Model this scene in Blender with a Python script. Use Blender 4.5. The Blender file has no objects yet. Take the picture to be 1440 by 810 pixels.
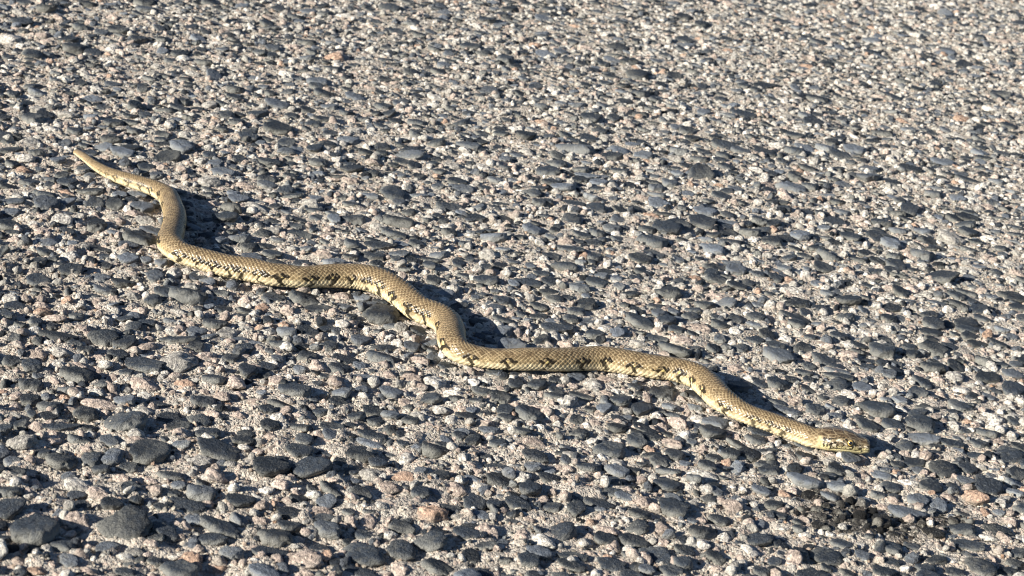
import bpy, math, random
import numpy as np
from mathutils import Vector, Matrix

rng = np.random.default_rng(11)
random.seed(11)
S = bpy.context.scene
COL = S.collection

# ------------------------------------------------------------------ camera, sky, sun, exposure
PITCH = math.radians(21.0); ROLL = math.radians(7.0)
DIST = 1.495; FPX = 2600.0                       # distance to the aimed point, focal length in photo pixels
cp, sp = math.cos(PITCH), math.sin(PITCH)
CAM = Vector((0.0, -DIST*cp, DIST*sp))
FWD = Vector((0, cp, -sp)); R0 = Vector((1, 0, 0)); U0 = Vector((0, sp, cp))
RIGHT = R0*math.cos(ROLL) + U0*math.sin(ROLL)
UP = U0*math.cos(ROLL) - R0*math.sin(ROLL)
cam_data = bpy.data.cameras.new('camera'); cam = bpy.data.objects.new('camera', cam_data); COL.objects.link(cam)
cam_data.lens = 36.0*FPX/1440.0; cam_data.sensor_width = 36.0
cam_data.clip_start = 0.02; cam_data.clip_end = 500
M = Matrix.Identity(4)
for r in range(3):
    M[r][0] = RIGHT[r]; M[r][1] = UP[r]; M[r][2] = -FWD[r]; M[r][3] = CAM[r]
cam.matrix_world = M
cam_data.dof.use_dof = True; cam_data.dof.focus_distance = 1.40; cam_data.dof.aperture_fstop = 20.0
S.camera = cam

SUN_EL = math.radians(22.0); SHADOW_AZ = math.radians(34.0)     # shadows fall right and a little away
w = bpy.data.worlds.new('World'); S.world = w; w.use_nodes = True
nt = w.node_tree; nt.nodes.clear()
sky = nt.nodes.new('ShaderNodeTexSky'); sky.sky_type = 'NISHITA'; sky.sun_disc = False
sky.sun_elevation = SUN_EL
sx, sy = -math.cos(SHADOW_AZ), -math.sin(SHADOW_AZ)             # where the sun stands
sky.sun_rotation = math.atan2(sx, sy)
sky.air_density = 0.8; sky.ozone_density = 3.0; sky.dust_density = 0.2
bg = nt.nodes.new('ShaderNodeBackground'); bg.inputs[1].default_value = 0.05
wo = nt.nodes.new('ShaderNodeOutputWorld')
nt.links.new(sky.outputs[0], bg.inputs[0]); nt.links.new(bg.outputs[0], wo.inputs[0])
sd = bpy.data.lights.new('sun', 'SUN'); sun = bpy.data.objects.new('sun', sd); COL.objects.link(sun)
sd.energy = 5.0; sd.angle = math.radians(0.5); sd.color = (1.0, 0.94, 0.82)
sdir = Vector((sx*math.cos(SUN_EL), sy*math.cos(SUN_EL), math.sin(SUN_EL)))
sun.rotation_euler = (-sdir).to_track_quat('-Z', 'Y').to_euler(); sun.location = sdir*3
S.view_settings.view_transform = 'Standard'; S.view_settings.look = 'None'
S.view_settings.exposure = 1.35; S.view_settings.gamma = 1.0
S.cycles.max_bounces = 5; S.cycles.diffuse_bounces = 1; S.cycles.pixel_filter_type = 'BLACKMAN_HARRIS'; S.cycles.filter_width = 1.1

# ------------------------------------------------------------------ helpers
def ground(px, py, z=0.0):
    """the point of the road (at height z) seen at a place in the photograph, and metres per pixel there"""
    d = FWD*FPX + RIGHT*(px-720.0) + UP*(405.0-py)
    t = (z-CAM.z)/d.z
    return CAM + d*t, t
def tag(o, label=None, cat=None, kind=None, group=None):
    if label: o['label'] = label
    if cat: o['category'] = cat
    if kind: o['kind'] = kind
    if group: o['group'] = group
    return o
def hash2(ix, iy, seed):
    h = (ix.astype(np.int64)*374761393 + iy.astype(np.int64)*668265263 + seed*974711) & 0x7fffffff
    h = ((h ^ (h >> 13))*1274126177) & 0x7fffffff
    return ((h ^ (h >> 16)) & 0xffff)/65535.0
def vnoise(x, y, seed=0):
    x = np.asarray(x, float); y = np.asarray(y, float)
    ix = np.floor(x); iy = np.floor(y); fx = x-ix; fy = y-iy
    fx = fx*fx*(3-2*fx); fy = fy*fy*(3-2*fy)
    a = hash2(ix, iy, seed); b = hash2(ix+1, iy, seed); c = hash2(ix, iy+1, seed); d = hash2(ix+1, iy+1, seed)
    return (a*(1-fx)+b*fx)*(1-fy) + (c*(1-fx)+d*fx)*fy - 0.5
def smooth(a, b, x):
    t = np.clip((np.asarray(x, float)-a)/(b-a), 0, 1); return t*t*(3-2*t)
def mesh_from(name, v, f, smooth_shade=True):
    me = bpy.data.meshes.new(name)
    v = np.asarray(v, np.float32); f = np.asarray(f, np.int32)
    me.vertices.add(len(v)); me.vertices.foreach_set('co', v.ravel())
    k = f.shape[1]
    me.loops.add(f.size); me.loops.foreach_set('vertex_index', f.ravel())
    me.polygons.add(len(f)); me.polygons.foreach_set('loop_start', np.arange(0, f.size, k, dtype=np.int32))
    me.update(calc_edges=True)
    me.polygons.foreach_set('use_smooth', np.full(len(f), smooth_shade))
    me.update()
    return me
def add_obj(name, me, mat=None, parent=None):
    o = bpy.data.objects.new(name, me); COL.objects.link(o)
    if mat is not None: me.materials.clear(); me.materials.append(mat)
    if parent is not None: o.parent = parent
    return o
class NT:
    def __init__(s, name):
        s.m = bpy.data.materials.new(name); s.m.use_nodes = True; s.t = s.m.node_tree; s.t.nodes.clear()
        s.out = s.t.nodes.new('ShaderNodeOutputMaterial'); s.p = s.t.nodes.new('ShaderNodeBsdfPrincipled')
        s.t.links.new(s.p.outputs[0], s.out.inputs[0])
    def n(s, typ, ins=None, **kw):
        nd = s.t.nodes.new(typ)
        for k, v in kw.items(): setattr(nd, k, v)
        for k, v in (ins or {}).items():
            if isinstance(v, bpy.types.NodeSocket): s.t.links.new(v, nd.inputs[k])
            else: nd.inputs[k].default_value = v
        return nd
    def l(s, a, b): s.t.links.new(a, b)
    def math(s, op, a, b=0.0, c=None, clamp=False):
        d = {0: a, 1: b}
        if c is not None: d[2] = c
        return s.n('ShaderNodeMath', d, operation=op, use_clamp=clamp).outputs[0]
    def ramp(s, fac, stops, interp='LINEAR'):
        nd = s.n('ShaderNodeValToRGB', {0: fac}); cr = nd.color_ramp; cr.interpolation = interp
        while len(cr.elements) < len(stops): cr.elements.new(0.5)
        for e, (p, c) in zip(cr.elements, stops): e.position = p; e.color = (*c, 1) if len(c) == 3 else c
        return nd.outputs[0]
    def mix(s, fac, a, b, mode='MIX'):
        nd = s.n('ShaderNodeMix', data_type='RGBA', blend_type=mode)
        for i, v in ((0, fac), (6, a), (7, b)):
            if isinstance(v, bpy.types.NodeSocket): s.t.links.new(v, nd.inputs[i])
            else: nd.inputs[i].default_value = v if i == 0 else (*v, 1)
        return nd.outputs[2]

# ------------------------------------------------------------------ materials
DUST = (0.38, 0.37, 0.33)
def granules(k, pos, scale):
    """crushed granite grains set in the binder: one colour per grain"""
    v = k.n('ShaderNodeTexVoronoi', {'Vector': pos, 'Scale': scale}, feature='F1')
    sep = k.n('ShaderNodeSeparateColor', {0: v.outputs['Color']})
    c = k.ramp(sep.outputs[0], [(0.0, (0.10, 0.10, 0.11)), (0.16, (0.30, 0.28, 0.26)), (0.36, (0.44, 0.40, 0.36)),
                                (0.60, (0.56, 0.49, 0.42)), (0.78, (0.56, 0.42, 0.35)), (0.92, (0.70, 0.65, 0.58))], 'CONSTANT')
    return c, v.outputs['Distance'], sep.outputs[1]
def road_material():
    k = NT('asphalt'); pos = k.n('ShaderNodeNewGeometry').outputs['Position']
    warp = k.n('ShaderNodeTexNoise', {'Vector': pos, 'Scale': 220.0, 'Detail': 3.0})
    p2 = k.n('ShaderNodeVectorMath', {0: pos, 1: k.n('ShaderNodeVectorMath', {0: warp.outputs['Color'], 3: 0.004}, operation='SCALE').outputs[0]}, operation='ADD').outputs[0]
    c1, d1, r1 = granules(k, p2, 380.0)
    c2, d2, r2 = granules(k, p2, 900.0)
    nz = k.n('ShaderNodeTexNoise', {'Vector': pos, 'Scale': 60.0, 'Detail': 6.0, 'Roughness': 0.7}).outputs[0]
    c = k.mix(k.math('GREATER_THAN', nz, 0.5), c1, c2)
    c = k.mix(0.55, c, (0.30, 0.265, 0.22))
    stain = k.n('ShaderNodeAttribute', attribute_name='tar').outputs['Fac']
    fine = k.n('ShaderNodeTexNoise', {'Vector': pos, 'Scale': 450.0, 'Detail': 2.0}).outputs[0]
    sm = k.math('MULTIPLY', stain, k.ramp(fine, [(0.38, (0.2,)*3), (0.5, (1,)*3)]))
    c = k.mix(sm, c, (0.018, 0.017, 0.016))
    k.l(c, k.p.inputs['Base Color']); k.p.inputs['Roughness'].default_value = 0.85
    k.p.inputs['Specular IOR Level'].default_value = 0.25
    h = k.math('ADD', k.math('MULTIPLY', d1, -1.0), k.math('MULTIPLY', d2, -0.6))
    h = k.math('ADD', h, k.math('MULTIPLY', nz, 1.2))
    b = k.n('ShaderNodeBump', {'Strength': 0.9, 'Distance': 0.0018, 'Height': h})
    k.l(b.outputs[0], k.p.inputs['Normal'])
    return k.m
def stone_material(name, granite):
    k = NT(name); pos = k.n('ShaderNodeNewGeometry').outputs['Position']
    loc = k.n('ShaderNodeTexCoord').outputs['Object']
    tint = k.n('ShaderNodeAttribute', attribute_name='tint', attribute_type='INSTANCER').outputs['Color']
    nz = k.n('ShaderNodeTexNoise', {'Vector': pos, 'Scale': 260.0, 'Detail': 6.0, 'Roughness': 0.7}).outputs[0]
    nf = k.n('ShaderNodeTexNoise', {'Vector': pos, 'Scale': 1400.0, 'Detail': 2.0}).outputs[0]
    f = k.ramp(nz, [(0.3, (0.5,)*3), (0.7, (1.5,)*3)])
    c = k.mix(1.0, tint, f, 'MULTIPLY')
    if granite:
        v = k.n('ShaderNodeTexVoronoi', {'Vector': pos, 'Scale': 700.0}, feature='F1')
        sep = k.n('ShaderNodeSeparateColor', {0: v.outputs['Color']}).outputs[0]
        g = k.ramp(sep, [(0.0, (0.35, 0.35, 0.38)), (0.14, (0.75, 0.72, 0.7)), (0.42, (1.0, 0.97, 0.95)), (0.75, (1.22, 1.2, 1.15))], 'CONSTANT')
        c = k.mix(0.8, c, k.mix(1.0, c, g, 'MULTIPLY'))
    else:
        c = k.mix(k.ramp(nf, [(0.62, (0,)*3), (0.72, (0.55,)*3)]), c, (0.26, 0.26, 0.25))
    sz = k.n('ShaderNodeSeparateXYZ', {0: loc}).outputs[2]
    dz = k.math('ADD', sz, k.math('MULTIPLY', k.math('SUBTRACT', nz, 0.5), 0.55))
    lo, hi = (0.10, 0.44) if not granite else (-0.1, 0.25)
    dust = k.ramp(k.n('ShaderNodeMapRange', {0: dz, 1: lo, 2: hi, 3: 1.0, 4: 0.0}).outputs[0], [(0, (0,)*3), (1, (0.42 if not granite else 0.4,)*3)])
    lum = k.n('ShaderNodeSeparateColor', {0: tint}).outputs[1]
    dust = k.math('MULTIPLY', dust, k.n('ShaderNodeMapRange', {0: lum, 1: 0.010, 2: 0.016}).outputs[0])
    c = k.mix(dust, c, DUST)
    k.l(c, k.p.inputs['Base Color'])
    k.p.inputs['Roughness'].default_value = 0.62 if not granite else 0.8
    k.p.inputs['Specular IOR Level'].default_value = 0.25
    h = k.math('ADD', nz, k.math('MULTIPLY', nf, 0.25))
    mid = k.n('ShaderNodeTexNoise', {'Vector': pos, 'Scale': 520.0, 'Detail': 4.0, 'Roughness': 0.65}).outputs[0]
    h = k.math('ADD', h, k.math('MULTIPLY', mid, 0.8))
    b = k.n('ShaderNodeBump', {'Strength': 1.0, 'Distance': 0.0014 if not granite else 0.0024, 'Height': h})
    k.l(b.outputs[0], k.p.inputs['Normal'])
    return k.m
MAT_ROAD = road_material()
MAT_BASALT = stone_material('basalt', False)
MAT_GRANITE = stone_material('granite', True)

# ------------------------------------------------------------------ stones seen in the photograph
# four digits groups: x, y, width, height in quarter pixels from the corner of each ninth of the picture, and the kind of rock
# d dark basalt, g grey, p pink granite, w pale granite, o rust-orange granite
STONES = {
(0, 608): "200 575 260 170 d,190 470 180 80 p,850 110 220 170 d,1215 105 270 110 d,1015 80 120 50 g,700 540 310 180 d,430 345 100 80 g,520 145 130 90 d,340 160 180 100 d,50 330 160 90 d,60 450 170 120 d,1130 345 170 90 g,1050 420 230 70 d,740 310 140 90 d,870 320 110 60 p,1240 550 280 90 d,1350 400 170 80 d,760 455 120 60 o,430 500 170 110 p,340 620 170 70 d,960 240 180 60 d,1220 250 150 110 p,1080 700 150 110 o,1300 690 140 80 g,340 780 130 80 p,520 780 150 70 p,450 430 140 70 d,930 560 200 70 d,630 140 130 110 g,450 40 150 60 d,290 50 110 60 p,560 360 150 70 p,690 260 120 60 p,850 630 90 60 p,210 770 120 60 o",
(360, 608): "310 215 240 120 d,80 220 200 120 d,560 120 250 90 d,640 60 220 60 g,650 25 180 60 d,850 125 110 80 p,830 255 150 80 o,660 235 170 70 w,750 310 120 60 p,240 360 100 110 d,430 330 190 60 d,400 390 120 80 g,140 300 110 70 p,110 590 230 130 d,270 720 240 120 p,600 690 270 120 d,820 680 170 100 d,980 640 200 110 d,990 460 190 100 o,630 490 110 110 p,820 530 160 60 d,400 560 180 90 g,530 610 100 50 d,360 640 120 50 d,1020 760 210 90 d,1270 780 150 60 d,1230 410 130 90 d,1340 410 100 70 d,1270 480 110 60 g,1200 540 160 70 d,1140 310 130 90 p,1040 250 110 70 d,1370 190 180 60 d,1280 130 100 60 d,1360 65 100 60 d,1170 90 100 50 d,1040 70 110 50 d,830 20 100 50 d,1140 20 90 50 d,1220 40 100 60 d,1220 260 120 40 g,560 270 60 45 g,590 780 240 70 d,80 680 220 60 d,30 410 90 60 p,930 350 110 70 d,1100 430 130 50 d,1210 700 120 70 d,1270 650 180 50 d,420 30 120 60 g,90 20 110 60 p",
(720, 608): "95 335 140 100 d,130 145 170 70 d,540 105 190 80 d,430 205 150 70 d,550 275 160 60 d,540 335 200 55 d,490 400 190 80 d,870 295 170 65 d,920 125 120 90 d,790 125 120 40 d,750 400 110 90 p,900 440 190 90 d,710 480 150 60 d,855 535 130 90 p,270 565 190 140 d,150 560 80 90 g,530 605 150 70 d,360 450 110 70 d,330 380 130 50 d,810 690 230 100 d,960 745 130 90 d,340 700 190 50 d,330 755 170 50 d,540 710 70 45 o,60 580 80 70 p,540 545 140 60 p,1380 610 180 70 d,1400 780 110 70 d,1240 420 140 90 p,1140 300 80 50 d,1140 135 110 50 d,1260 60 130 40 d,1370 50 140 60 d,1410 100 70 50 d,1410 180 90 60 d,1260 190 90 60 g,750 10 220 35 d,890 50 180 60 p,50 250 130 70 w,880 215 150 45 d,680 205 100 45 d,660 285 100 35 d,1380 520 90 60 g,1060 640 130 60 w,1340 670 120 90 w,1070 240 210 60 w,410 620 90 60 w,660 690 90 50 d,760 780 100 50 g,30 70 70 50 p",
(1080, 608): "975 215 160 90 d,1120 195 120 60 d,1240 320 170 90 d,1360 135 200 90 d,1165 135 100 40 d,1390 240 120 70 d,860 40 230 60 g,1030 75 160 50 d,780 460 220 90 g,640 510 120 70 d,580 440 90 60 w,840 400 130 60 g,960 420 110 70 g,1085 550 190 100 d,690 655 160 80 d,810 630 100 60 d,330 700 210 100 d,170 700 110 60 d,1120 640 200 50 d,1300 560 200 70 d,930 580 140 50 d,930 720 150 60 d,70 640 100 50 d,170 550 80 50 d,60 460 110 50 d,200 290 210 70 g,230 345 90 60 g,380 310 170 50 g,95 350 80 50 o,20 110 80 60 d,20 180 60 60 d,30 775 90 60 d,450 790 110 50 d,880 780 110 80 d,720 795 140 40 d,1390 730 110 60 d,1100 460 110 40 d,1300 400 90 70 w,1230 450 90 50 o,1050 795 120 50 d,840 130 80 60 w,780 280 150 70 w,420 640 150 50 d,420 580 50 35 w,790 770 80 40 p",
(0, 405): "330 280 240 80 d,580 290 200 80 d,710 310 140 90 d,345 365 110 70 w,205 370 120 60 p,420 320 90 35 d,480 350 90 90 d,800 430 260 70 d,840 385 140 40 g,430 500 200 80 d,170 545 140 80 d,435 435 130 50 p,590 430 90 60 w,640 490 90 50 p,470 230 80 50 p,290 210 80 50 d,80 240 90 60 w,200 210 90 50 d,420 160 100 50 d,90 110 130 50 d,60 285 120 40 d,170 630 110 60 d,280 670 150 70 d,360 620 110 50 o,480 715 160 80 d,560 665 220 60 p,70 425 120 50 d,180 460 130 70 d,60 70 100 50 w,240 90 110 50 p,240 130 110 50 o,650 60 100 70 p,640 150 80 60 w,790 110 90 60 p,1140 640 150 90 d,960 730 150 60 d,1120 740 150 60 d,900 640 150 60 d,1010 300 230 40 d,1110 240 120 50 g,1210 210 150 60 d,1380 60 90 60 p,1370 160 90 35 d,1380 340 110 60 d,1300 390 90 80 d,1390 480 110 80 d,1200 530 140 60 d,1060 60 220 90 d,940 40 160 60 d,860 80 110 60 d,830 200 120 50 d,1260 110 110 60 d,1350 715 100 60 p,1250 610 100 60 p,1190 700 110 60 p,1330 540 130 80 p,810 540 180 90 p,820 330 110 80 p,20 580 70 60 o,90 605 80 50 p,700 640 130 60 g,340 790 220 50 d,1080 20 100 50 w,1040 540 130 60 o,760 25 90 45 p",
(360, 405): "280 60 210 90 d,350 125 150 50 d,180 130 90 50 p,35 120 80 60 o,700 160 230 130 d,630 105 130 50 g,930 245 170 70 d,970 310 130 60 g,870 340 100 60 g,720 400 220 90 d,720 340 160 40 d,500 405 160 50 d,290 385 120 70 d,300 265 170 50 d,260 320 110 40 d,410 340 110 60 d,610 500 180 50 g,350 450 100 70 p,455 540 110 80 p,120 530 110 70 p,215 590 190 80 d,150 665 190 70 d,60 440 110 40 d,50 480 100 50 d,60 700 90 50 d,650 690 130 50 d,670 745 110 50 d,760 600 150 60 g,600 575 80 50 g,880 520 150 60 p,1080 440 130 60 d,1000 390 90 60 g,1100 585 120 60 w,1220 525 80 60 w,1330 475 130 50 d,1370 620 130 60 d,1400 700 100 80 d,1180 720 130 50 d,1300 760 80 50 p,960 730 80 50 w,1040 680 110 50 w,1270 580 130 40 d,490 600 120 60 g,430 790 140 60 d,240 790 130 50 d,840 640 90 45 p,510 770 130 40 d,120 745 90 60 w,1390 255 110 70 g,480 45 110 60 p,60 240 110 50 w,520 340 90 50 p,750 270 70 40 w,760 490 110 50 p,480 210 120 60 w",
(720, 405): "90 715 190 110 d,840 605 150 90 d,730 690 120 80 d,610 650 120 60 d,520 685 90 60 g,390 610 150 40 d,235 620 130 40 d,720 205 200 60 d,880 35 160 70 d,670 35 100 40 d,150 95 110 40 d,60 155 110 40 d,150 170 110 40 d,330 180 110 50 d,250 240 190 50 d,430 190 110 40 g,870 190 110 60 d,910 165 120 45 g,700 140 90 40 d,820 150 80 60 g,810 290 140 40 d,800 100 90 35 d,1170 205 130 50 d,1250 175 90 45 d,1160 170 100 35 d,1020 260 90 35 d,1010 340 110 40 d,1370 290 110 50 d,1020 125 110 40 d,1360 205 110 30 g,1130 350 90 40 d,960 300 150 50 p,470 260 110 50 d,590 260 90 50 g,310 310 120 40 p,1400 530 130 60 d,520 590 100 60 p,360 500 110 60 g,540 510 180 80 p,250 520 90 45 d,1030 670 110 60 g,1140 750 170 80 g,740 800 180 40 d,310 55 80 40 d,210 20 120 35 d,1200 90 140 50 g,1260 240 80 50 w,250 720 90 60 p,310 640 130 70 w,900 710 130 40 g,40 240 70 30 d,20 540 100 60 d,840 770 90 50 p",
(1080, 405): "610 695 190 110 d,345 420 230 70 d,640 360 160 80 d,510 330 110 35 d,505 360 90 40 d,790 325 110 50 d,810 370 100 50 d,930 350 180 60 d,925 450 160 70 d,1220 405 140 50 d,1030 325 130 40 d,1180 315 120 35 d,1240 500 150 60 d,1375 590 140 80 d,1080 670 160 60 d,840 600 120 60 d,380 550 150 80 d,50 550 130 70 d,220 565 110 50 d,130 515 110 40 d,400 505 180 45 d,390 470 160 35 g,200 340 120 60 d,40 330 120 40 d,150 165 190 50 d,160 90 150 45 d,450 90 150 60 d,290 120 120 35 d,210 140 80 45 d,440 170 110 45 d,550 255 100 70 w,670 75 80 40 w,690 115 130 40 d,690 220 130 60 w,920 245 150 50 d,1120 240 140 40 d,1070 100 110 40 d,1190 130 110 60 d,950 80 120 35 g,1370 50 180 45 d,1400 115 110 40 d,740 30 110 40 d,1060 45 110 40 d,1230 260 100 35 g,740 640 100 40 g,660 630 80 40 g,540 560 140 60 g,560 780 150 60 d,710 785 150 50 d,840 710 120 40 d,400 640 130 60 d,110 690 180 40 g,620 465 70 40 g,560 445 90 35 d,1050 500 110 60 w,500 720 90 30 d,900 30 100 40 w,400 280 110 50 d,240 280 80 40 d,100 290 90 50 w,750 170 70 40 g,1130 380 80 30 p,730 560 80 50 p,1390 745 100 50 d,1150 610 80 35 d",
(0, 202): "60 470 130 60 d,70 330 160 50 g,260 360 140 70 g,60 390 110 40 g,250 290 170 50 d,530 350 110 60 d,640 350 110 50 d,740 330 90 50 d,550 475 110 60 d,780 545 190 60 d,660 510 130 50 g,510 270 160 40 d,380 235 120 45 d,510 190 90 40 g,135 145 100 50 o,150 90 100 40 w,70 115 90 40 d,1195 340 90 40 p,400 720 150 70 d,220 665 90 60 d,220 770 130 60 d,390 640 100 50 w,510 540 80 40 p,80 545 80 40 p,240 495 90 50 p,750 410 100 40 p,820 445 130 40 w,510 660 90 40 p,260 560 130 50 g,570 750 120 50 g,690 780 140 50 d,820 655 70 35 g,910 675 70 45 g,980 740 90 60 w,1130 740 120 60 d,1290 780 130 60 d,1210 130 90 40 g,1260 165 130 50 g,1350 100 90 45 d,1020 30 140 45 g,730 30 110 40 d,580 20 130 40 g,1270 430 160 50 d,1350 535 130 50 g,1300 370 140 50 d,1340 320 120 40 g,1400 590 110 50 d,1230 555 90 50 g,770 290 120 30 g,680 60 150 40 g",
(360, 202): "770 295 190 60 d,1090 360 170 60 d,545 420 150 60 d,800 445 190 55 d,770 510 170 45 d,700 580 190 45 d,660 630 140 50 d,810 630 130 40 g,1155 250 160 50 g,780 395 160 40 w,860 75 190 35 g,540 150 140 40 d,650 170 100 30 d,870 40 110 50 d,80 115 150 40 d,170 275 100 45 d,60 240 120 40 g,300 340 120 40 w,80 320 90 40 p,410 310 70 40 p,410 475 70 40 p,240 515 160 40 d,50 580 130 40 d,30 510 110 40 d,240 420 150 30 d,390 635 120 50 p,1180 555 80 50 d,1080 465 90 50 w,1020 625 110 40 g,1240 420 110 40 d,1290 780 150 50 d,1140 680 90 40 d,1180 740 110 35 d,1390 600 90 30 g,1350 200 110 35 g,910 300 130 30 g,1310 630 120 50 w,400 15 120 35 d,170 55 120 40 g,890 130 90 40 d,910 180 80 30 d,1400 425 80 30 d,1250 365 80 40 g,910 620 80 30 p",
(720, 202): "1060 180 150 60 d,885 220 100 45 g,820 340 140 45 g,600 425 110 50 g,870 485 170 70 d,780 560 190 60 d,790 620 160 60 d,320 435 150 60 d,110 485 120 50 g,560 475 110 45 g,220 635 110 50 d,290 700 180 60 d,470 780 150 50 d,700 770 100 35 d,810 770 100 40 w,330 600 170 30 d,1090 385 150 40 g,1090 530 120 40 g,1240 550 150 50 d,1200 440 170 30 g,1140 700 150 40 d,1150 765 140 40 d,1400 440 110 60 d,285 255 140 40 g,350 340 140 40 d,150 335 80 35 d,350 40 230 50 g,600 40 150 50 g,560 75 130 50 d,260 75 110 30 d,110 195 110 30 d,740 70 110 35 g,1180 295 130 40 d,1200 20 180 35 d,1300 45 150 25 g,960 365 70 35 d,660 240 90 35 d,570 240 80 35 w,420 180 150 30 g,90 780 180 50 d,460 550 110 30 d,450 300 110 40 g,810 245 90 40 g,1380 740 110 40 d,1230 680 140 40 g,940 50 110 40 g,880 600 70 40 p",
(1080, 202): "155 190 110 50 d,130 250 190 45 g,400 65 150 50 d,480 35 130 40 g,660 70 110 35 d,980 100 140 45 g,570 150 120 40 g,560 200 130 45 g,800 150 140 30 d,700 215 100 30 d,1120 200 150 30 d,100 300 120 50 p,60 335 120 40 d,650 335 70 30 w,790 380 110 60 d,790 425 120 30 d,180 525 110 50 g,90 535 110 60 d,380 440 150 40 d,340 635 150 50 d,690 570 140 45 g,710 635 100 40 d,720 690 130 50 d,860 630 140 60 g,970 760 230 50 d,1120 420 130 35 d,1110 465 120 35 d,950 580 110 35 d,740 750 120 25 d,500 645 130 35 d,150 45 130 40 d,20 170 90 35 d,1390 65 90 30 d,1190 55 110 35 g,80 380 110 30 d,220 385 90 35 d,570 795 130 30 d,90 710 90 35 g,30 455 90 50 d,930 290 110 50 g,740 320 80 30 d",
}

# ------------------------------------------------------------------ the snake's centre line (photo pixels: x, y, visible width)
SPINE = [(105,213,8),(118,222,11),(134,233,13),(161,245,18),(180,252,20),(200,258,22),(221,265,24),(236,274,26),(242,288,27),(246,306,29),
 (243,324,31),(239,340,33),(254,355,31),(275,361,31),(297,366,32),(325,372,33),(352,377,35),(382,386,33),(405,389,32),(423,391,31),
 (445,389.5,32),(465,388,34),(485,388,35),(507,389,37),(528,394,38),(548,403,38),(566,414,38),(590,431,38),(612,440,38),(627,450,38),(634,464,38),
 (636,480,37),(645,492,34),(662,499,31),(689,504,30),(712,506,31),(733,507,32),(778,506,34),(822,502,35),(844,501.5,35.5),(867,505,35),
 (889,509,35),(919.5,515,34),(940,517,34),(962,521.5,35),(983,529,36),(998,543,36),(1014,562,35),(1038,578,30),(1060,587,28),(1085,594,28.5),(1110,602,29),(1130,609,29),(1145,614.5,29)]
HEAD_END = (1224, 629)
Z_BELLY = 0.0035
pts = []; rad = []
for (x, y, wd) in SPINE:
    p, s = ground(x, y, 0.012)
    r = wd*0.5*s*1.02
    p, s = ground(x, y, Z_BELLY + r*0.92)
    pts.append(p); rad.append(r)
pts = np.array([tuple(p) for p in pts]); rad = np.array(rad)
def catmull(P, n=24):
    P = np.vstack([2*P[0]-P[1], P, 2*P[-1]-P[-2]]); out = []
    for i in range(1, len(P)-2):
        a, b, c, d = P[i-1], P[i], P[i+1], P[i+2]
        for t in np.linspace(0, 1, n, endpoint=False):
            out.append(0.5*((2*b)+(-a+c)*t+(2*a-5*b+4*c-d)*t*t+(-a+3*b-3*c+d)*t**3))
    out.append(P[-2]); return np.array(out)
hp, hs = ground(HEAD_END[0], HEAD_END[1], Z_BELLY+0.005)
full = np.vstack([np.c_[pts, rad], [[*tuple((Vector(pts[-1])+hp)/2), rad[-1]], [hp.x, hp.y, hp.z, rad[-1]]]])
line = catmull(full)
seg = np.linalg.norm(np.diff(line[:, :2], axis=0), axis=1); arc = np.r_[0, np.cumsum(seg)]
S_TOTAL = arc[-1]
neck_i = (len(pts)-1)*24; S_NECK = arc[neck_i]; HEAD_L = S_TOTAL-S_NECK
def smooth_arr(a, n):
    k = np.hanning(n+2)[1:-1]; k /= k.sum(); return np.convolve(np.pad(a, n//2, mode='edge'), k, 'same')[n//2:n//2+len(a)]
fine_s = np.arange(0, S_TOTAL, 0.0005); L4 = np.c_[[np.interp(fine_s, arc, line[:, i]) for i in range(4)]].T
for i in range(4):
    e0, e1 = L4[0, i], L4[-1, i]
    L4[:, i] = smooth_arr(L4[:, i], 15 if i < 2 else 31)
    L4[0, i] = e0; L4[-1, i] = e1
SNAKE_XY = L4[::6, :2]; SNAKE_R = L4[::6, 3]

# ------------------------------------------------------------------ the road's surface
TAR = [(1174, 722, 0.025, 0.030), (1200, 745, 0.015, 0.014), (1262, 752, 0.017, 0.014), (1296, 745, 0.021, 0.015), (1330, 738, 0.015, 0.012),
       (28, 395, 0.045, 0.040), (70, 405, 0.022, 0.028), (45, 420, 0.02, 0.02)]
TARP = [(*ground(x, y)[0].to_tuple()[:2], a, b, 0.3 if x < 100 else 0.92) for (x, y, a, b) in TAR]
def tar_at(x, y):
    x = np.asarray(x, float); y = np.asarray(y, float); o = np.zeros_like(x)
    wob = vnoise(x*140, y*140, 5)*0.9 + vnoise(x*420, y*420, 6)*0.8
    for (cx, cy, a, b, k) in TARP:
        d = np.sqrt(((x-cx)/a)**2+((y-cy)/b)**2) + wob*0.55
        o = np.maximum(o, k*(1-smooth(0.75, 1.2, d)))
    return o
def rough_at(x, y):          # the worn lower left of the patch is more open than the upper right
    return np.clip(1.15 - 0.75*np.asarray(x) - 0.65*np.asarray(y), 0.42, 1.6)
def base_h(x, y):
    R = rough_at(x, y)
    h = 0.0022*vnoise(x*28, y*28, 1) + R*0.0036*vnoise(x*75, y*75, 2) + R*0.0028*vnoise(x*160, y*160, 3) + R*0.0018*vnoise(x*340, y*340, 4)
    return h + 0.0013
X0, X1, Y0, Y1 = -1.05, 1.35, -0.68, 1.95
fx = np.arange(X0, X1, 0.0033); fy = Y0+np.cumsum(np.r_[0, np.linspace(0.0025, 0.0075, 526)])
far = np.array([0.01, 0.03, 0.08, 0.2, 0.5, 1.2, 3, 8, 20, 60, 150])
gx = np.r_[X0-far[::-1], fx, fx[-1]+far]; gy = np.r_[Y0-far[::-1], fy, fy[-1]+far]
GX, GY = np.meshgrid(gx, gy)
inside = np.exp(-np.maximum(0, np.maximum(np.maximum(X0-GX, GX-X1), np.maximum(Y0-GY, GY-Y1)))/0.3)
H = base_h(GX, GY)*inside
ny_, nx_ = GX.shape
idx = np.arange(ny_*nx_).reshape(ny_, nx_)
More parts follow.
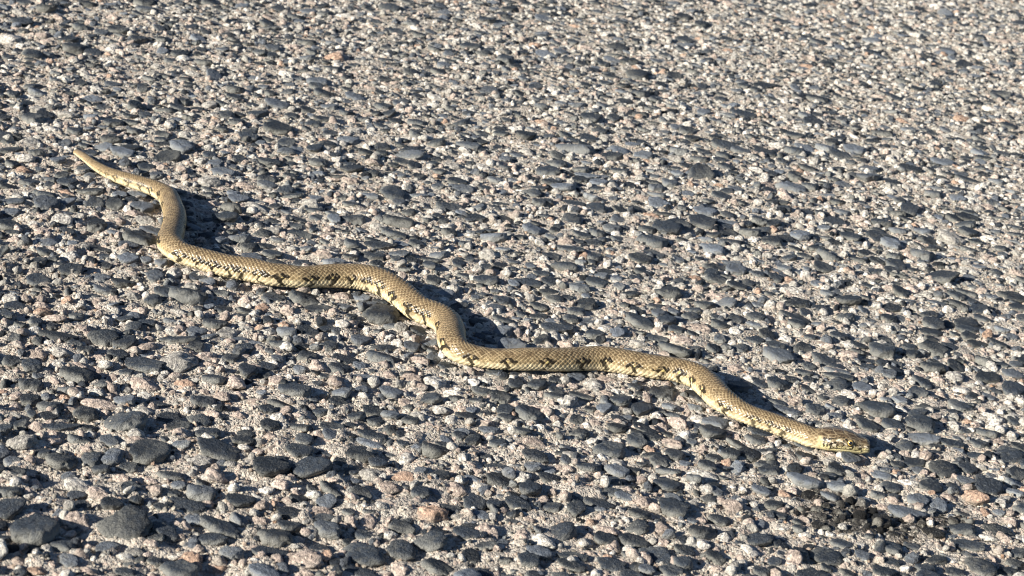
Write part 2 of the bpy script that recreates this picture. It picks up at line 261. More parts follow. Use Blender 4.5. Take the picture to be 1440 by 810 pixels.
faces = np.stack([idx[:-1, :-1], idx[:-1, 1:], idx[1:, 1:], idx[1:, :-1]], -1).reshape(-1, 4)
me = mesh_from('road', np.stack([GX, GY, H], -1).reshape(-1, 3), faces)
at = me.attributes.new('tar', 'FLOAT', 'POINT'); at.data.foreach_set('value', tar_at(GX, GY).astype(np.float32).ravel())
ROAD = add_obj('road', me, MAT_ROAD)
tag(ROAD, 'rough worn asphalt road with exposed dark pebbles and pale granite chips in sunlight', 'road', 'structure')

# ------------------------------------------------------------------ rock shapes
def icosphere(sub):
    t = (1+5**0.5)/2
    v = [(-1,t,0),(1,t,0),(-1,-t,0),(1,-t,0),(0,-1,t),(0,1,t),(0,-1,-t),(0,1,-t),(t,0,-1),(t,0,1),(-t,0,-1),(-t,0,1)]
    f = [(0,11,5),(0,5,1),(0,1,7),(0,7,10),(0,10,11),(1,5,9),(5,11,4),(11,10,2),(10,7,6),(7,1,8),(3,9,4),(3,4,2),(3,2,6),(3,6,8),(3,8,9),(4,9,5),(2,4,11),(6,2,10),(8,6,7),(9,8,1)]
    v = [np.array(a)/np.linalg.norm(a) for a in v]
    for _ in range(sub):
        cache = {}; nf = []
        def mid(a, b):
            key = (min(a, b), max(a, b))
            if key not in cache:
                m = v[a]+v[b]; v.append(m/np.linalg.norm(m)); cache[key] = len(v)-1
            return cache[key]
        for a, b, c in f:
            ab, bc, ca = mid(a, b), mid(b, c), mid(c, a); nf += [(a,ab,ca),(b,bc,ab),(c,ca,bc),(ab,bc,ca)]
        f = nf
    return np.array(v), np.array(f)
def rock(sub, planes, sharp, bump, top=None):
    """a convex pebble cut by random planes, edges worn round; about one unit across"""
    d, f = icosphere(sub)
    n = rng.normal(size=(planes, 3)); n /= np.linalg.norm(n, axis=1)[:, None]
    k = rng.uniform(0.62, 1.0, planes)
    if top is not None: n = np.vstack([n, [0.12*rng.normal(), 0.12*rng.normal(), 1]]); k = np.r_[k, top]; n /= np.linalg.norm(n, axis=1)[:, None]
    q = np.maximum(d @ n.T, 1e-3)/k
    r = 1.0/((q**sharp).sum(1) + 0.95**sharp)**(1/sharp)
    if bump:
        o = rng.uniform(0, 50, 3)
        nz = vnoise(d[:, 0]*3+o[0], d[:, 1]*3+d[:, 2]*2.3+o[1], 7) + 0.6*vnoise(d[:, 1]*6+o[1], d[:, 2]*6-d[:, 0]*5+o[2], 8)
        r = r*(1+bump*nz)
    p = d*r[:, None]
    p -= (p.max(0)+p.min(0))/2
    return p/(p.max(0)-p.min(0)), f
PEBBLES = [rock(3, random.choice((5, 6, 7)), random.choice((12, 18, 26)), 0.20, random.choice((0.30, 0.38, 0.46))) for _ in range(26)]
CHIPS = [rock(3, random.choice((8, 10, 13)), 13, 0.22) for _ in range(14)]
SMALL = [rock(2, random.choice((5, 6, 8)), 26, 0.24) for _ in range(14)]
GRIT = [rock(1, 8, 14, 0.15) for _ in range(8)]

def tint_for(kind):
    u = rng.uniform
    if kind == 'd': b = u(0.014, 0.033); return (b*0.78, b*1.0, b*1.36)
    if kind == 'g': b = u(0.06, 0.13); return (b*0.88, b*1.0, b*1.20)
    if kind == 'p': b = u(0.32, 0.50); return (b*1.05, b*0.87, b*0.76)
    if kind == 'o': b = u(0.30, 0.42); return (b*1.08, b*0.76, b*0.58)
    b = u(0.30, 0.62); return (b, b*0.955, b*0.885)

# occupancy of the surface, 1.5 mm cells
CELL = 0.0015
OCC = np.zeros((int((Y1-Y0)/CELL)+1, int((X1-X0)/CELL)+1), bool)
def footprint(x, y, a, b, th):
    R = max(a, b); i0, i1 = int((y-R-Y0)/CELL), int((y+R-Y0)/CELL)+2; j0, j1 = int((x-R-X0)/CELL), int((x+R-X0)/CELL)+2
    i0, j0 = max(i0, 0), max(j0, 0); i1, j1 = min(i1, OCC.shape[0]), min(j1, OCC.shape[1])
    if i0 >= i1 or j0 >= j1: return None
    yy, xx = np.mgrid[i0:i1, j0:j1]; dx = xx*CELL+X0-x; dy = yy*CELL+Y0-y
    c, s = math.cos(th), math.sin(th)
    return (slice(i0, i1), slice(j0, j1)), ((c*dx+s*dy)/a)**2+((-s*dx+c*dy)/b)**2 <= 1
def snake_gap(x, y):
    d = np.hypot(SNAKE_XY[:, 0]-x, SNAKE_XY[:, 1]-y); i = d.argmin(); return d[i]-SNAKE_R[i]

rocks = []     # x, y, z, sizes, rotation, kind, variant
def make_rock(x, y, wdt, dep, th, kind, out=None):
    R = float(rough_at(x, y))
    m = min(wdt, dep)
    hgt = m*rng.uniform(0.55, 0.8)
    p = out if out is not None else m*rng.uniform(0.16, 0.34)*(0.75+0.4*R)
    p = min(p, hgt*0.62, 0.0085)
    z = float(base_h(np.array(x), np.array(y)))*0.6 + 0.0004
    g = snake_gap(x, y)
    if g < m*0.4: p = min(p, max(0.0012, Z_BELLY+0.0006 - z))
    zc = z + p - hgt/2
    tilt = (rng.normal()*0.13, rng.normal()*0.13)
    rocks.append(dict(x=x, y=y, z=zc, s=(wdt*1.04, dep*1.04, hgt), r=(tilt[0], tilt[1], th), k=kind, v=int(rng.integers(26 if kind in 'dg' else 14)), t=tint_for(kind) if float(tar_at(np.array([x]), np.array([y]))[0]) < 0.35 or m > 0.0135 else (0.010, 0.0095, 0.009), top=p))
def take(x, y, a, b, th, limit):
    fp = footprint(x, y, a, b, th)
    if fp is None: return False
    sl, m = fp
    if m.sum() == 0 or (OCC[sl] & m).sum() > limit*m.sum(): return False
    OCC[sl] |= m; return True
for (tx, ty), text in STONES.items():
    for item in text.split(','):
        a, b, wq, hq, kind = item.split()
        px, py, wq, hq = tx+int(a)/4, ty+int(b)/4, int(wq)/4, int(hq)/4
        P, s = ground(px, py, 0.002)
        el = math.atan2(CAM.z, math.hypot(P.x-CAM.x, P.y-CAM.y))
        wm = wq*s*0.97; dm = np.clip(hq*s/math.sin(el)*0.70, 0.42*wm, 1.2*wm)
        th = rng.normal()*0.2 - 0.12 - 0.25*float(smooth(-0.3, 0.5, P.x))
        if take(P.x, P.y, wm*0.45, dm*0.45, th, 0.45): make_rock(P.x, P.y, wm, dm, th, kind)
N_SEEN = len(rocks)
def visible(x, y, margin=0):
    d = Vector((x, y, 0))-CAM; zf = d.dot(FWD); u = 720+FPX*d.dot(RIGHT)/zf; v = 405-FPX*d.dot(UP)/zf
    return -margin < u < 1440+margin and -margin < v < 810+margin
for _ in range(76000):
    x, y = rng.uniform(X0+0.02, X1-0.02), rng.uniform(Y0+0.02, Y1-0.02)
    if not visible(x, y, 260): continue
    wm = float(np.clip(np.exp(rng.normal(math.log(0.0136), 0.33)), 0.006, 0.028)); dm = wm*rng.uniform(0.55, 0.95)
    if wm > 0.009 and float(tar_at(np.array([x]), np.array([y]))[0]) > 0.2: continue
    th = rng.normal()*0.38 - 0.15 - 0.28*float(smooth(-0.3, 0.5, x))
    if _ > 34000: wm = min(wm, 0.0105)*0.8; dm = wm*rng.uniform(0.6, 0.95)
    if _ > 34000 and rng.uniform() < 0.45: continue
    if take(x, y, wm*0.56, dm*0.56, th, 0.03):
        big = wm > 0.0118; fa = float(smooth(0.3, 1.6, x+y))*0.10; pk = float(smooth(0.5, -0.7, x+y))*0.16
        make_rock(x, y, wm, dm, th, rng.choice(list('dgpwo'), p=[0.61-fa, 0.18+fa, 0.06, 0.14, 0.01] if big else [0.28, 0.20, 0.14+pk, 0.365-pk, 0.015]))
print('rocks', N_SEEN, len(rocks))

# the 300 that show largest are parts of the road of their own
def shown(r):
    if not visible(r['x'], r['y']): return 0
    d = (Vector((r['x'], r['y'], 0))-CAM).length
    return r['s'][0]*r['s'][1]/d**3
order = sorted(range(len(rocks)), key=lambda i: -shown(rocks[i]))
PEB_ME = [mesh_from('stone', v, f) for v, f in PEBBLES]; CHP_ME = [mesh_from('stone', v, f) for v, f in CHIPS]
for m_ in PEB_ME: m_.materials.append(MAT_BASALT)
for m_ in CHP_ME: m_.materials.append(MAT_GRANITE)
for i in order[:300]:
    r = rocks[i]
    o = bpy.data.objects.new('stone', (PEB_ME if r['k'] in 'dg' else CHP_ME)[r['v']]); COL.objects.link(o)
    o.parent = ROAD; o.location = (r['x'], r['y'], r['z']); o.scale = r['s']; o.rotation_euler = r['r']; o['tint'] = [float(c) for c in r['t']]

def scatter(name, variants, mat, P, ROT, SCL, TINT, PICK, label):
    """one mass of stones: the shapes and the places of all of them kept in one mesh, set out by geometry nodes"""
    n = len(P); V = [P]; F = []; vid = [np.full(n, -1)]; off = n
    for k, (v, f) in enumerate(variants):
        V.append(v); F.append(f+off); off += len(v); vid.append(np.full(len(v), k))
    V = np.vstack(V); me = mesh_from(name, V, np.vstack(F))
    pad = len(V)-n
    def attr(nm, typ, arr, key):
        a = me.attributes.new(nm, typ, 'POINT'); a.data.foreach_set(key, arr)
    attr('shape', 'INT', np.concatenate(vid).astype(np.int32), 'value')
    attr('pick', 'INT', np.r_[PICK, np.zeros(pad)].astype(np.int32), 'value')
    for nm, arr in (('turn', ROT), ('size', SCL), ('tint', TINT)):
        attr(nm, 'FLOAT_VECTOR', np.vstack([arr, np.zeros((pad, 3))]).astype(np.float32).ravel(), 'vector')
    o = add_obj(name, me, mat, ROAD); tag(o, kind='stuff')
    g = bpy.data.node_groups.new(name, 'GeometryNodeTree')
    g.interface.new_socket('Geometry', in_out='INPUT', socket_type='NodeSocketGeometry')
    g.interface.new_socket('Geometry', in_out='OUTPUT', socket_type='NodeSocketGeometry')
    N = g.nodes.new; L = g.links.new
    gi, go = N('NodeGroupInput'), N('NodeGroupOutput')
    def na(nm, dt):
        a = N('GeometryNodeInputNamedAttribute'); a.data_type = dt; a.inputs[0].default_value = nm
        return [s_ for s_ in a.outputs if s_.enabled and s_.name == 'Attribute'][0]
    sh = na('shape', 'INT')
    cmp_ = N('FunctionNodeCompare'); cmp_.data_type = 'INT'; cmp_.operation = 'LESS_THAN'
    L(sh, [s_ for s_ in cmp_.inputs if s_.name == 'A' and s_.type == 'INT'][0]); [s_ for s_ in cmp_.inputs if s_.name == 'B' and s_.type == 'INT'][0].default_value = 0
    sep = N('GeometryNodeSeparateGeometry'); sep.domain = 'POINT'
    L(gi.outputs[0], sep.inputs[0]); L(cmp_.outputs[0], sep.inputs[1])
    spl = N('GeometryNodeSplitToInstances'); spl.domain = 'POINT'
    L(sep.outputs[1], spl.inputs[0]); L(sh, spl.inputs['Group ID'])
    iop = N('GeometryNodeInstanceOnPoints')
    L(sep.outputs[0], iop.inputs['Points']); L(spl.outputs[0], iop.inputs['Instance'])
    iop.inputs['Pick Instance'].default_value = True; L(na('pick', 'INT'), iop.inputs['Instance Index'])
    er = N('FunctionNodeEulerToRotation'); L(na('turn', 'FLOAT_VECTOR'), er.inputs[0]); L(er.outputs[0], iop.inputs['Rotation'])
    L(na('size', 'FLOAT_VECTOR'), iop.inputs['Scale'])
    L(iop.outputs[0], go.inputs[0])
    mod = o.modifiers.new('set_out', 'NODES'); mod.node_group = g
    return o
def arr(rs): return (np.array([[r['x'], r['y'], r['z']] for r in rs]), np.array([r['r'] for r in rs]), np.array([r['s'] for r in rs]), np.array([r['t'] for r in rs]), np.array([r['v'] for r in rs]))
rest = [rocks[i] for i in order[300:]]
scatter('dark_pebbles', PEBBLES, MAT_BASALT, *arr([r for r in rest if r['k'] in 'dg']), '')
scatter('granite_stones', CHIPS, MAT_GRANITE, *arr([r for r in rest if r['k'] not in 'dg']), '')

# small chips and grit between them
def small_mass(name, n, lo, hi, variants, p_free, kinds, probs, warm):
    n = int(n*1.75); x = rng.uniform(X0, X1-0.01, n); y = rng.uniform(Y0, Y1-0.01, n)
    dx, dy = x-CAM.x, y-CAM.y; zf = dy*FWD.y-CAM.z*FWD.z
    u = 720+FPX*(dx*RIGHT.x+dy*RIGHT.y-CAM.z*RIGHT.z)/zf; v = 405-FPX*(dx*UP.x+dy*UP.y-CAM.z*UP.z)/zf
    keep = (u > -260) & (u < 1700) & (v > -110) & (v < 960); x, y = x[keep], y[keep]; n = len(x)
    occ = OCC[((y-Y0)/CELL).astype(int), ((x-X0)/CELL).astype(int)]
    keep = ~occ | (rng.uniform(size=n) > p_free)
    x, y = x[keep], y[keep]; n = len(x)
    sz = lo+(hi-lo)*rng.uniform(size=n)**1.8
    sc = np.c_[sz*rng.uniform(0.8, 1.25, n), sz*rng.uniform(0.7, 1.0, n), sz*rng.uniform(0.55, 0.95, n)]
    R = rough_at(x, y)
    z = base_h(x, y) + sc[:, 2]*(rng.uniform(-0.44, 0.12, n)*R)
    rot = np.c_[rng.normal(size=n)*0.5, rng.normal(size=n)*0.5, rng.uniform(0, 6.28, n)]
    ks = rng.choice(list(kinds), size=n, p=probs)
    pinker = rng.uniform(size=n) < warm*(0.12+0.88*smooth(0.7, -0.6, x+y)); ks = np.where(pinker & (ks == 'w'), 'p', ks)
    t = np.array([tint_for(k) for k in ks])
    if warm < 0.5: t = t*np.array([0.84, 0.80, 0.73])
    tr = tar_at(x, y)[:, None]*(rng.uniform(size=(n, 1)) < 0.85); t = t*(1-tr)+np.array([0.009, 0.0085, 0.008])*tr
    scatter(name, variants, MAT_GRANITE, np.c_[x, y, z], rot, sc, t, rng.integers(len(variants), size=n), '')
small_mass('granite_chips', 60000, 0.0044, 0.0115, SMALL, 0.97, 'wpgdo', [0.62, 0.12, 0.15, 0.09, 0.02], 0.5)
small_mass('grit', 215000, 0.0015, 0.0038, GRIT, 0.93, 'wpgdo', [0.62, 0.14, 0.13, 0.095, 0.015], 0.3)

# ------------------------------------------------------------------ the snake
NA = 120
def build_snake():
    s_body = np.arange(0.0, S_NECK, 0.00045); s_head = np.linspace(S_NECK, S_TOTAL-1e-5, 230)
    s = np.r_[s_body, s_head]
    C = np.c_[[np.interp(s, fine_s, L4[:, i]) for i in range(4)]].T
    r = C[:, 3]; P = C[:, :3]
    T = np.gradient(P, s, axis=0); T[:, 2] *= 0.3
    for i in range(2): T[:, i] = smooth_arr(T[:, i], 25)
    T /= np.linalg.norm(T, axis=1)[:, None]
    side = np.c_[T[:, 1], -T[:, 0], np.zeros(len(s))]; side /= np.linalg.norm(side, axis=1)[:, None]
    upv = np.cross(side, T)
    th = np.linspace(-math.pi, math.pi, NA, endpoint=False)
    t = np.clip((s-S_NECK)/HEAD_L, 0, 1)
    # half width and half height along the body, then the head
    a = r*1.04*(1+0.05*vnoise(s*38, s*0, 61)); b = r*0.94*(1+0.05*vnoise(s*45, s*0, 62))
    hw = np.interp(t, [0, 0.10, 0.25, 0.40, 0.55, 0.68, 0.80, 0.90, 0.96, 0.99, 1.0], np.array([7.1, 7.9, 9.9, 10.2, 9.4, 8.2, 6.9, 5.9, 4.9, 3.7, 0.3])*1e-3)
    hb = np.interp(t, [0, 0.10, 0.25, 0.40, 0.55, 0.68, 0.80, 0.90, 0.96, 0.99, 1.0], np.array([6.8, 7.4, 8.3, 8.5, 8.3, 7.7, 6.7, 5.8, 4.8, 3.5, 0.3])*1e-3)
    k = smooth(-0.12, 0.06, (s-S_NECK)/HEAD_L)
    hw = smooth_arr(hw, 9); hb = smooth_arr(hb, 9)
    a = a*(1-k)+hw*k; b = b*(1-k)+hb*k
    a[-1] = b[-1] = 2e-4
    tipk = np.sqrt(np.clip(s/0.004, 0.02, 1)); a[s < 0.004] *= tipk[s < 0.004]; b[s < 0.004] *= tipk[s < 0.004]
    zb = Z_BELLY + 0.0006*np.sin(s*70) + 0.0008*np.sin(s*31+1)
    zc = zb + b*0.93
    lift = smooth(0.80, 1.0, t)*0.0016
    P = P.copy(); P[:, 2] = zc + lift
    TH, A = np.meshgrid(th, a); _, B = np.meshgrid(th, b); _, TT = np.meshgrid(th, t); _, SS = np.meshgrid(th, s); _, RR = np.meshgrid(th, r)
    sn, cs = np.sin(TH), np.cos(TH)
    ex = 1.0
    HX = A*np.sign(sn)*np.abs(sn)**ex; HZ = np.where(cs > 0, B*cs, B*0.93*np.sign(cs)*np.abs(cs)**0.72)
    kh = smooth(0.05, 0.3, TT)
    # flatter crown, brow ridge and cheek on the head
    HZ = np.where(cs > 0, HZ*(1-0.14*kh*smooth(0.55, 1.0, cs)), HZ)
    deg = np.degrees(np.abs(TH))
    brow = np.exp(-((TT-0.60)/0.09)**2-((deg-54)/12)**2)*0.0010*kh
    canthus = -np.exp(-((TT-0.84)/0.10)**2-((deg-78)/14)**2)*0.0006
    socket = -np.exp(-((TT-0.605)/0.05)**2-((deg-72)/13)**2)*0.0009
    jaw = np.exp(-((TT-0.22)/0.12)**2-((deg-98)/22)**2)*0.0010
    mouth = -np.exp(-((deg-(108-6*TT))/3.0)**2)*smooth(0.18, 0.3, TT)*0.0005
    # scales: staggered diamonds, rows from belly edge to belly edge
    Lsc = 0.0038*np.clip(r/0.0100, 0.28, 1.15); U = np.cumsum(np.r_[0, np.diff(s)]/Lsc); _, UU = np.meshgrid(th, U)
    dn = deg/128.0; rowv = np.where(dn < 1, 11.5*(dn**1.22*0.18+dn*0.98 - 0.16*dn**3), 11.5)
    rowv = np.sign(TH)*rowv
    def lattice(u, v):
        best = np.full(u.shape, 9.0); cu = np.zeros(u.shape); cv = np.zeros(u.shape)
        v0 = np.floor(v)
        for dv in (0, 1):
            vv = v0+dv; o = (vv % 2)*0.5; uu = np.round(u-o)+o
            d = np.abs(u-uu)/0.5+np.abs(v-vv)
            m = d < best; best = np.where(m, d, best); cu = np.where(m, uu, cu); cv = np.where(m, vv, cv)
        return best, cu, cv
    wv = 0.06*vnoise(UU*3, rowv*3, 21)
    D, CU, CV = lattice(UU+wv+0.10*np.abs(rowv)*0, rowv+wv)
    vent = deg > 128
    ul = UU - np.floor(UU)
    D = np.where(vent, np.where(ul > 0.9, 1.0, np.abs(ul-0.45)*1.5), D)
    edge = smooth(0.76, 0.93, D)
    du = np.where(vent, 0.5-ul, CU-UU)          # > 0 towards the tail: the free tip of each scale
    relief = (1-smooth(0.55, 1.0, D))*0.00030 + np.clip(du, -0.5, 0.5)*0.00034 - edge*0.00022
    bodyk = 1-smooth(-0.02, 0.10, TT)
    relief = relief*bodyk*np.clip(RR/0.010, 0.25, 1.1)
    # large plates on the head
    pw = 0.10*vnoise(TT*9, TH*3, 33)
    hv = TT*5.2+pw*2.2+0.5*np.cos(TH*2); hu = TH*2.1+pw*2+0.5*(np.floor(hv) % 2)
    fe = np.minimum(np.abs(hv-np.round(hv))/5.2*HEAD_L, np.abs(hu-np.round(hu))/2.1*A)
    plate = 1-smooth(0.00012, 0.00038, fe)
    headk = smooth(0.06, 0.16, TT)
    disp = relief + (brow+canthus+socket+jaw+mouth) - plate*headk*0.00018
    nx = HX/np.maximum(A, 1e-5)**2; nz = HZ/np.maximum(B, 1e-5)**2; nl = np.hypot(nx, nz)+1e-9
    HX = HX+disp*nx/nl; HZ = HZ+disp*nz/nl
    V = P[:, None, :] + side[:, None, :]*HX[..., None] + upv[:, None, :]*HZ[..., None]
    # ---------------- colours (the animal's own pattern, plus sun glints painted along the scale edges)
    def C3(*c): return np.array(c)
    ad = deg
    cell_n = hash2(CU*2+900, CV+77, 3)[..., None]
    dorsal = C3(0.126, 0.088, 0.050); flank = C3(0.235, 0.172, 0.092); low = C3(0.54, 0.45, 0.29); belly = C3(0.56, 0.46, 0.28)
    f1 = smooth(40, 80, ad)[..., None]; f2 = smooth(80, 102, ad+8*vnoise(UU*0.6, TH*0+3, 9))[..., None]; f3 = smooth(120, 135, ad)[..., None]
    col = dorsal*(1-f1)+flank*f1; col = col*(1-f2)+low*f2; col = col*(1-f3)+belly*f3
    col = col*(0.80+0.40*cell_n)*(0.9+0.5*(vnoise(SS*900, TH*14, 14)+0.0)[..., None])
    pale = C3(0.50, 0.41, 0.25)
    col = col*(1.0+0.25*(smooth(0.2, 0.8, D)-0.45))[..., None]
    edge_glint = (smooth(0.74, 0.86, D)*(1-smooth(0.93, 1.0, D)))[..., None]
    col = col*(1-0.36*edge_glint)+pale*0.36*edge_glint  # pale outline round each scale: sun glint put into the colour
    gap = smooth(0.94, 1.0, D)[..., None]*(1-0.5*f2)
    col = col*(1-0.72*gap)+C3(0.03, 0.024, 0.014)*0.72*gap
    # black bars and blotches along the flanks, each with a yellow eye spot
    marks_px = [(140,238),(152,243),(166,248),(180,256),(196,263),(212,268),(228,276),(236,292),(238,318),(233,344),(254,365),(281,370),(305,373),(326,381),(343,384),(366,392),(397,396),(432,394),(463,392),(495,392),(521,402),(541,411),(560,423),(589,438),(613,446),(617,468),(629,491),(663,509),(713,509),(764,511),(813,509),(851,507),(893,515),(929,517),(958,527),(979,539),(997,555),(1019,579),(1058,596),(1080,602),(1100,607)]
    mk = np.zeros(TH.shape); spot = np.zeros(TH.shape); sil = []
    for (mx, my) in marks_px:
        g = ground(mx, my, Z_BELLY+0.006)[0]; sil.append(fine_s[np.hypot(L4[:, 0]-g.x, L4[:, 1]-g.y).argmin()])
    cs_ = np.interp(CU, U, s); qs = np.where(vent, SS, 0.55*cs_+0.45*SS); qa = np.where(vent, ad, 0.4*ad+0.6*np.abs(CV)/11.5*128)
    for sgn in (1, -1):
        for q, s0 in enumerate(sil):
            s0 = s0 + (0 if sgn > 0 else 0.007); m = (np.abs(SS-s0) < 0.016) & (TH*sgn > 0)
            if not m.any(): continue
            rr = RR[m]; z = (qs[m]-s0)/rr*0.0088; aa = qa[m]; s1 = SS[m]-s0
            hs = hash2(np.array(q), np.array(int(sgn)+4), 5)
            wig = 0.0011*np.sin(aa*0.16+q*1.7)+0.0009*(hs-0.5)
            nzm = vnoise(SS[m]*420, aa*0.13, 40+q)
            w_ = 0.0018*(0.8+1.0*nzm+0.3*hs)*np.clip(1.2-(np.abs(aa-100)/34)**3, 0.1, 1.1)
            bar = (1-smooth(0.6, 1.15, np.abs(z-wig)/np.maximum(w_, 1e-5)))*smooth(76, 83, aa)*(1-smooth(124, 140, aa))
            up_ = 80-6*hs
            bl = np.maximum(np.exp(-((z-0.0033-0.001*hs)/0.0027)**2-((aa-up_)/10)**2), np.exp(-((z+0.0034)/0.0026)**2-((aa-up_-3)/9)**2))
            bl = np.maximum(bl, 0.62*np.exp(-((z-0.0004)/0.0040)**2-((aa-up_+12)/5.5)**2))
            mk[m] = np.maximum(mk[m], np.maximum(bar, smooth(0.28, 0.42, bl+0.55*nzm)))
            spot[m] = np.maximum(spot[m], np.exp(-((z)/0.0015)**2-((aa-up_-3)/7)**2))
            # faint dusky bar over the back
            mk[m] = np.maximum(mk[m], 0.22*np.exp(-((z-0.001*np.sin(aa*0.1))/0.0016)**2)*smooth(5, 30, aa)*(1-smooth(55, 66, aa))*(0.5+hs))
    sp2 = smooth(0.45, 0.75, spot)*bodyk
    mk = mk*bodyk*(1-0.8*sp2)*np.clip(RR/0.008, 0.4, 1)
    col = col*(1-sp2[..., None]*0.8)+C3(0.66, 0.52, 0.20)*sp2[..., None]*0.8
    col = col*(1-1.0*mk[..., None])+C3(0.0035, 0.003, 0.0025)*1.0*mk[..., None]
    # ---------------- the head
    hc_top = C3(0.078, 0.054, 0.032); hc_cheek = C3(0.22, 0.17, 0.105); lip = C3(0.48, 0.41, 0.22)
    g1 = smooth(46, 62, ad)[..., None]
    lipk = smooth(-4, 5, ad-np.interp(TT, [0, 0.12, 0.3, 0.6, 0.8, 1], [70, 82, 92, 90, 88, 84]))[..., None]
    hcol = hc_top*(1-g1)+hc_cheek*g1; hcol = hcol*(1-lipk)+lip*lipk
    hn = vnoise(TT*46, TH*13, 51)[..., None]+0.6*vnoise(TT*90, TH*26, 52)[..., None]
    hcol = hcol*(1+1.15*hn*(1-lipk*0.5))
    pale_arc = np.exp(-((TT-(0.075+0.0012*np.clip(ad-60, 0, 60)*0.6+0.10*smooth(60, 40, ad)*0))/0.034)**2)*smooth(42, 56, ad)
    hcol = hcol*(1-0.9*pale_arc[..., None])+C3(0.46, 0.38, 0.20)*0.9*pale_arc[..., None]
    pl2 = plate[..., None]*(0.75-0.35*lipk)*(1-0.75*g1*(1-lipk)); hcol = hcol*(1-pl2)+(C3(0.30, 0.24, 0.15)*(1-g1)+C3(0.03, 0.022, 0.014)*g1)*pl2
    TW = TT+0.045*vnoise(TT*24, TH*7, 71)+0.02*vnoise(TT*55, TH*16, 72); AW = ad+13*vnoise(TT*22, TH*7, 73)+5*vnoise(TT*50, TH*15, 74)
    def blob(t0, a0, wt, wa): return np.exp(-((TW-t0)/wt)**2-((AW-a0)/wa)**2)
    pb = np.maximum.reduce([blob(0.28, 80, 0.03, 5), blob(0.46, 72, 0.04, 5), blob(0.50, 84, 0.03, 5), blob(0.70, 80, 0.03, 4), blob(0.22, 72, 0.05, 9), blob(0.33, 90, 0.04, 8), blob(0.40, 68, 0.06, 8), blob(0.54, 78, 0.035, 7), blob(0.79, 84, 0.035, 6), blob(0.90, 76, 0.03, 7)])
    hcol = hcol*(1-0.8*smooth(0.35, 0.7, pb)[..., None])+C3(0.60, 0.54, 0.42)*0.8*smooth(0.35, 0.7, pb)[..., None]
    ring1 = np.exp(-((np.sqrt(((TW-0.33)/0.06)**2+((AW-90)/12)**2)-1)/0.18)**2)*0.75
    db = np.maximum.reduce([blob(0.50, 92, 0.026, 7), blob(0.545, 99, 0.022, 5), blob(0.655, 95, 0.018, 8), blob(0.73, 100, 0.015, 7), blob(0.80, 92, 0.036, 3.2), blob(0.85, 102, 0.016, 8), blob(0.44, 102, 0.018, 5), blob(0.37, 104, 0.026, 4), blob(0.28, 84, 0.03, 3.5), blob(0.47, 84, 0.014, 7), blob(0.72, 74, 0.016, 6), blob(0.79, 70, 0.03, 3), blob(0.60, 88, 0.03, 2.6),
        blob(0.20, 90, 0.016, 8), blob(0.91, 86, 0.010, 8), blob(0.53, 62, 0.03, 2.5), blob(0.16, 66, 0.016, 9), blob(0.24, 62, 0.03, 2.2), blob(0.35, 78, 0.03, 2.2), blob(0.30, 100, 0.02, 3), blob(0.93, 70, 0.012, 4), ring1])
    db = np.maximum(db, np.exp(-((ad-(108-6*TT))/1.8)**2)*smooth(0.2, 0.3, TT)*0.95)
    band = 0.0003*np.clip(ad-60, 0, 60)*2
    db = np.maximum(db, 0.8*np.exp(-((TW-0.135-band)/0.011)**2)*smooth(50, 58, ad)*(1-smooth(96, 104, ad)))
    db = np.maximum(db, 0.9*smooth(0.30, 0.44, vnoise(TT*38, TH*11, 81)*0.8+vnoise(TT*70, TH*21, 82)*0.5+0.12)*smooth(56, 66, ad)*(1-smooth(104, 110, ad))*smooth(0.14, 0.2, TT))
    db = np.maximum(db, 0.9*np.exp(-((ad-(58+6*np.sin(TT*9)))/2.2)**2)*smooth(0.10, 0.16, TT)*(1-smooth(0.48, 0.54, TT)))
    dk = smooth(0.28, 0.52, db)[..., None]
    hcol = hcol*(1-0.95*dk)+C3(0.006, 0.005, 0.004)*0.95*dk
    under = smooth(112, 122, ad)[..., None]
    hcol = hcol*(1-under)+C3(0.50, 0.44, 0.26)*under
    kk = smooth(0.02, 0.09, TT-0.0003*np.clip(ad-70, 0, 60))[..., None]
    col = np.clip(col*(1-kk)+hcol*kk, 0.004, 0.9)
    nr = len(s); ids = np.arange(nr*NA).reshape(nr, NA); nxt = np.roll(ids, -1, axis=1)
    F = np.stack([ids[:-1], nxt[:-1], nxt[1:], ids[1:]], -1).reshape(-1, 4)[:, ::-1]
    me = mesh_from('snake', V.reshape(-1, 3), F)
    ca = me.color_attributes.new('skin', 'FLOAT_COLOR', 'POINT')
    ca.data.foreach_set('color', np.c_[col.reshape(-1, 3), np.ones(nr*NA)].astype(np.float32).ravel())
    # where the eyes sit
    ei = int(np.abs(t-0.605).argmin()); out = []
    for sg in (1, -1):
        j = int(np.abs(th-sg*math.radians(72)).argmin()); p = V[ei, j]; nrm = side[ei]*math.sin(th[j])+upv[ei]*math.cos(th[j])
        out.append((Vector(p), Vector(nrm).normalized()))
    return me, out
def skin_material():
    k = NT('snake_skin'); pos = k.n('ShaderNodeNewGeometry').outputs['Position']
    c = k.n('ShaderNodeAttribute', attribute_name='skin').outputs['Color']
    nz = k.n('ShaderNodeTexNoise', {'Vector': pos, 'Scale': 900.0, 'Detail': 3.0}).outputs[0]
    c = k.mix(1.0, c, k.ramp(nz, [(0.3, (0.82,)*3), (0.7, (1.15,)*3)]), 'MULTIPLY')
    k.l(c, k.p.inputs['Base Color']); k.p.inputs['Roughness'].default_value = 0.27
    k.p.inputs['Specular IOR Level'].default_value = 0.26
    b = k.n('ShaderNodeBump', {'Strength': 0.35, 'Distance': 0.0002, 'Height': nz}); k.l(b.outputs[0], k.p.inputs['Normal'])
    return k.m
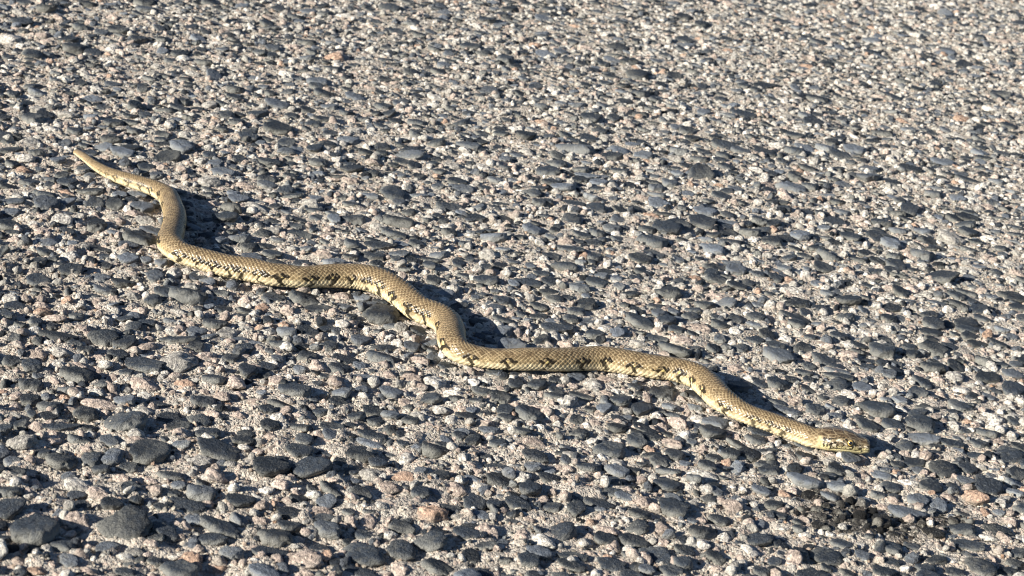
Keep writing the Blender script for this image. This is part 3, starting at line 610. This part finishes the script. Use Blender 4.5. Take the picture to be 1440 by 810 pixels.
def plain(name, c, rough, spec=0.5, coat=0.0):
    k = NT(name); n = k.n('ShaderNodeTexNoise', {'Scale': 3000.0, 'Detail': 2.0}).outputs[0]
    k.l(k.mix(1.0, c, k.ramp(n, [(0.3, (0.75,)*3), (0.7, (1.2,)*3)]), 'MULTIPLY'), k.p.inputs['Base Color'])
    k.p.inputs['Roughness'].default_value = rough; k.p.inputs['Specular IOR Level'].default_value = spec
    k.p.inputs['Coat Weight'].default_value = coat; k.p.inputs['Coat Roughness'].default_value = 0.03
    return k.m
sme, eyes = build_snake()
SNAKE = add_obj('snake', sme, skin_material())
tag(SNAKE, 'slender olive brown snake with black flank bars stretched across the rough asphalt', 'snake')
M_IRIS = plain('iris', (0.55, 0.36, 0.10), 0.25, 0.6, 1.0); M_PUP = plain('pupil', (0.004, 0.004, 0.005), 0.08, 0.8, 1.0); M_RIM = plain('eye_rim', (0.03, 0.022, 0.012), 0.4)
def dome(r0, r1, h0, h1, n=40, rings=10):
    """a shallow lens between two radii"""
    v = []; f = []
    for i in range(rings+1):
        q = i/rings; r = r0+(r1-r0)*q; h = h0+(h1-h0)*(1-math.cos(q*math.pi/2))if False else h0*(math.cos(q*math.pi/2))**0.8+h1*(1-(math.cos(q*math.pi/2))**0.8)
        for j in range(n):
            a = 2*math.pi*j/n; v.append((r*math.cos(a), r*math.sin(a), h))
    for i in range(rings):
        for j in range(n):
            f.append((i*n+j, (i+1)*n+j, (i+1)*n+(j+1) % n, i*n+(j+1) % n))
    return mesh_from('lens', v, f)
iris_me = dome(0.0003, 0.0022, 0.0012, -0.0002); pup_me = dome(0.00001, 0.0013, 0.0015, 0.00085); rim_me = dome(0.0020, 0.0029, 0.00055, -0.0006)
for (p, n) in eyes:
    q = n.to_track_quat('Z', 'Y')
    e = add_obj('eye', iris_me.copy(), M_IRIS, SNAKE); e.location = p - n*0.0001 + n*0.0006; e.rotation_euler = q.to_euler()
    pu = add_obj('pupil', pup_me.copy(), M_PUP, e)
    rm = add_obj('eye_rim', rim_me.copy(), M_RIM, e)
print('done')
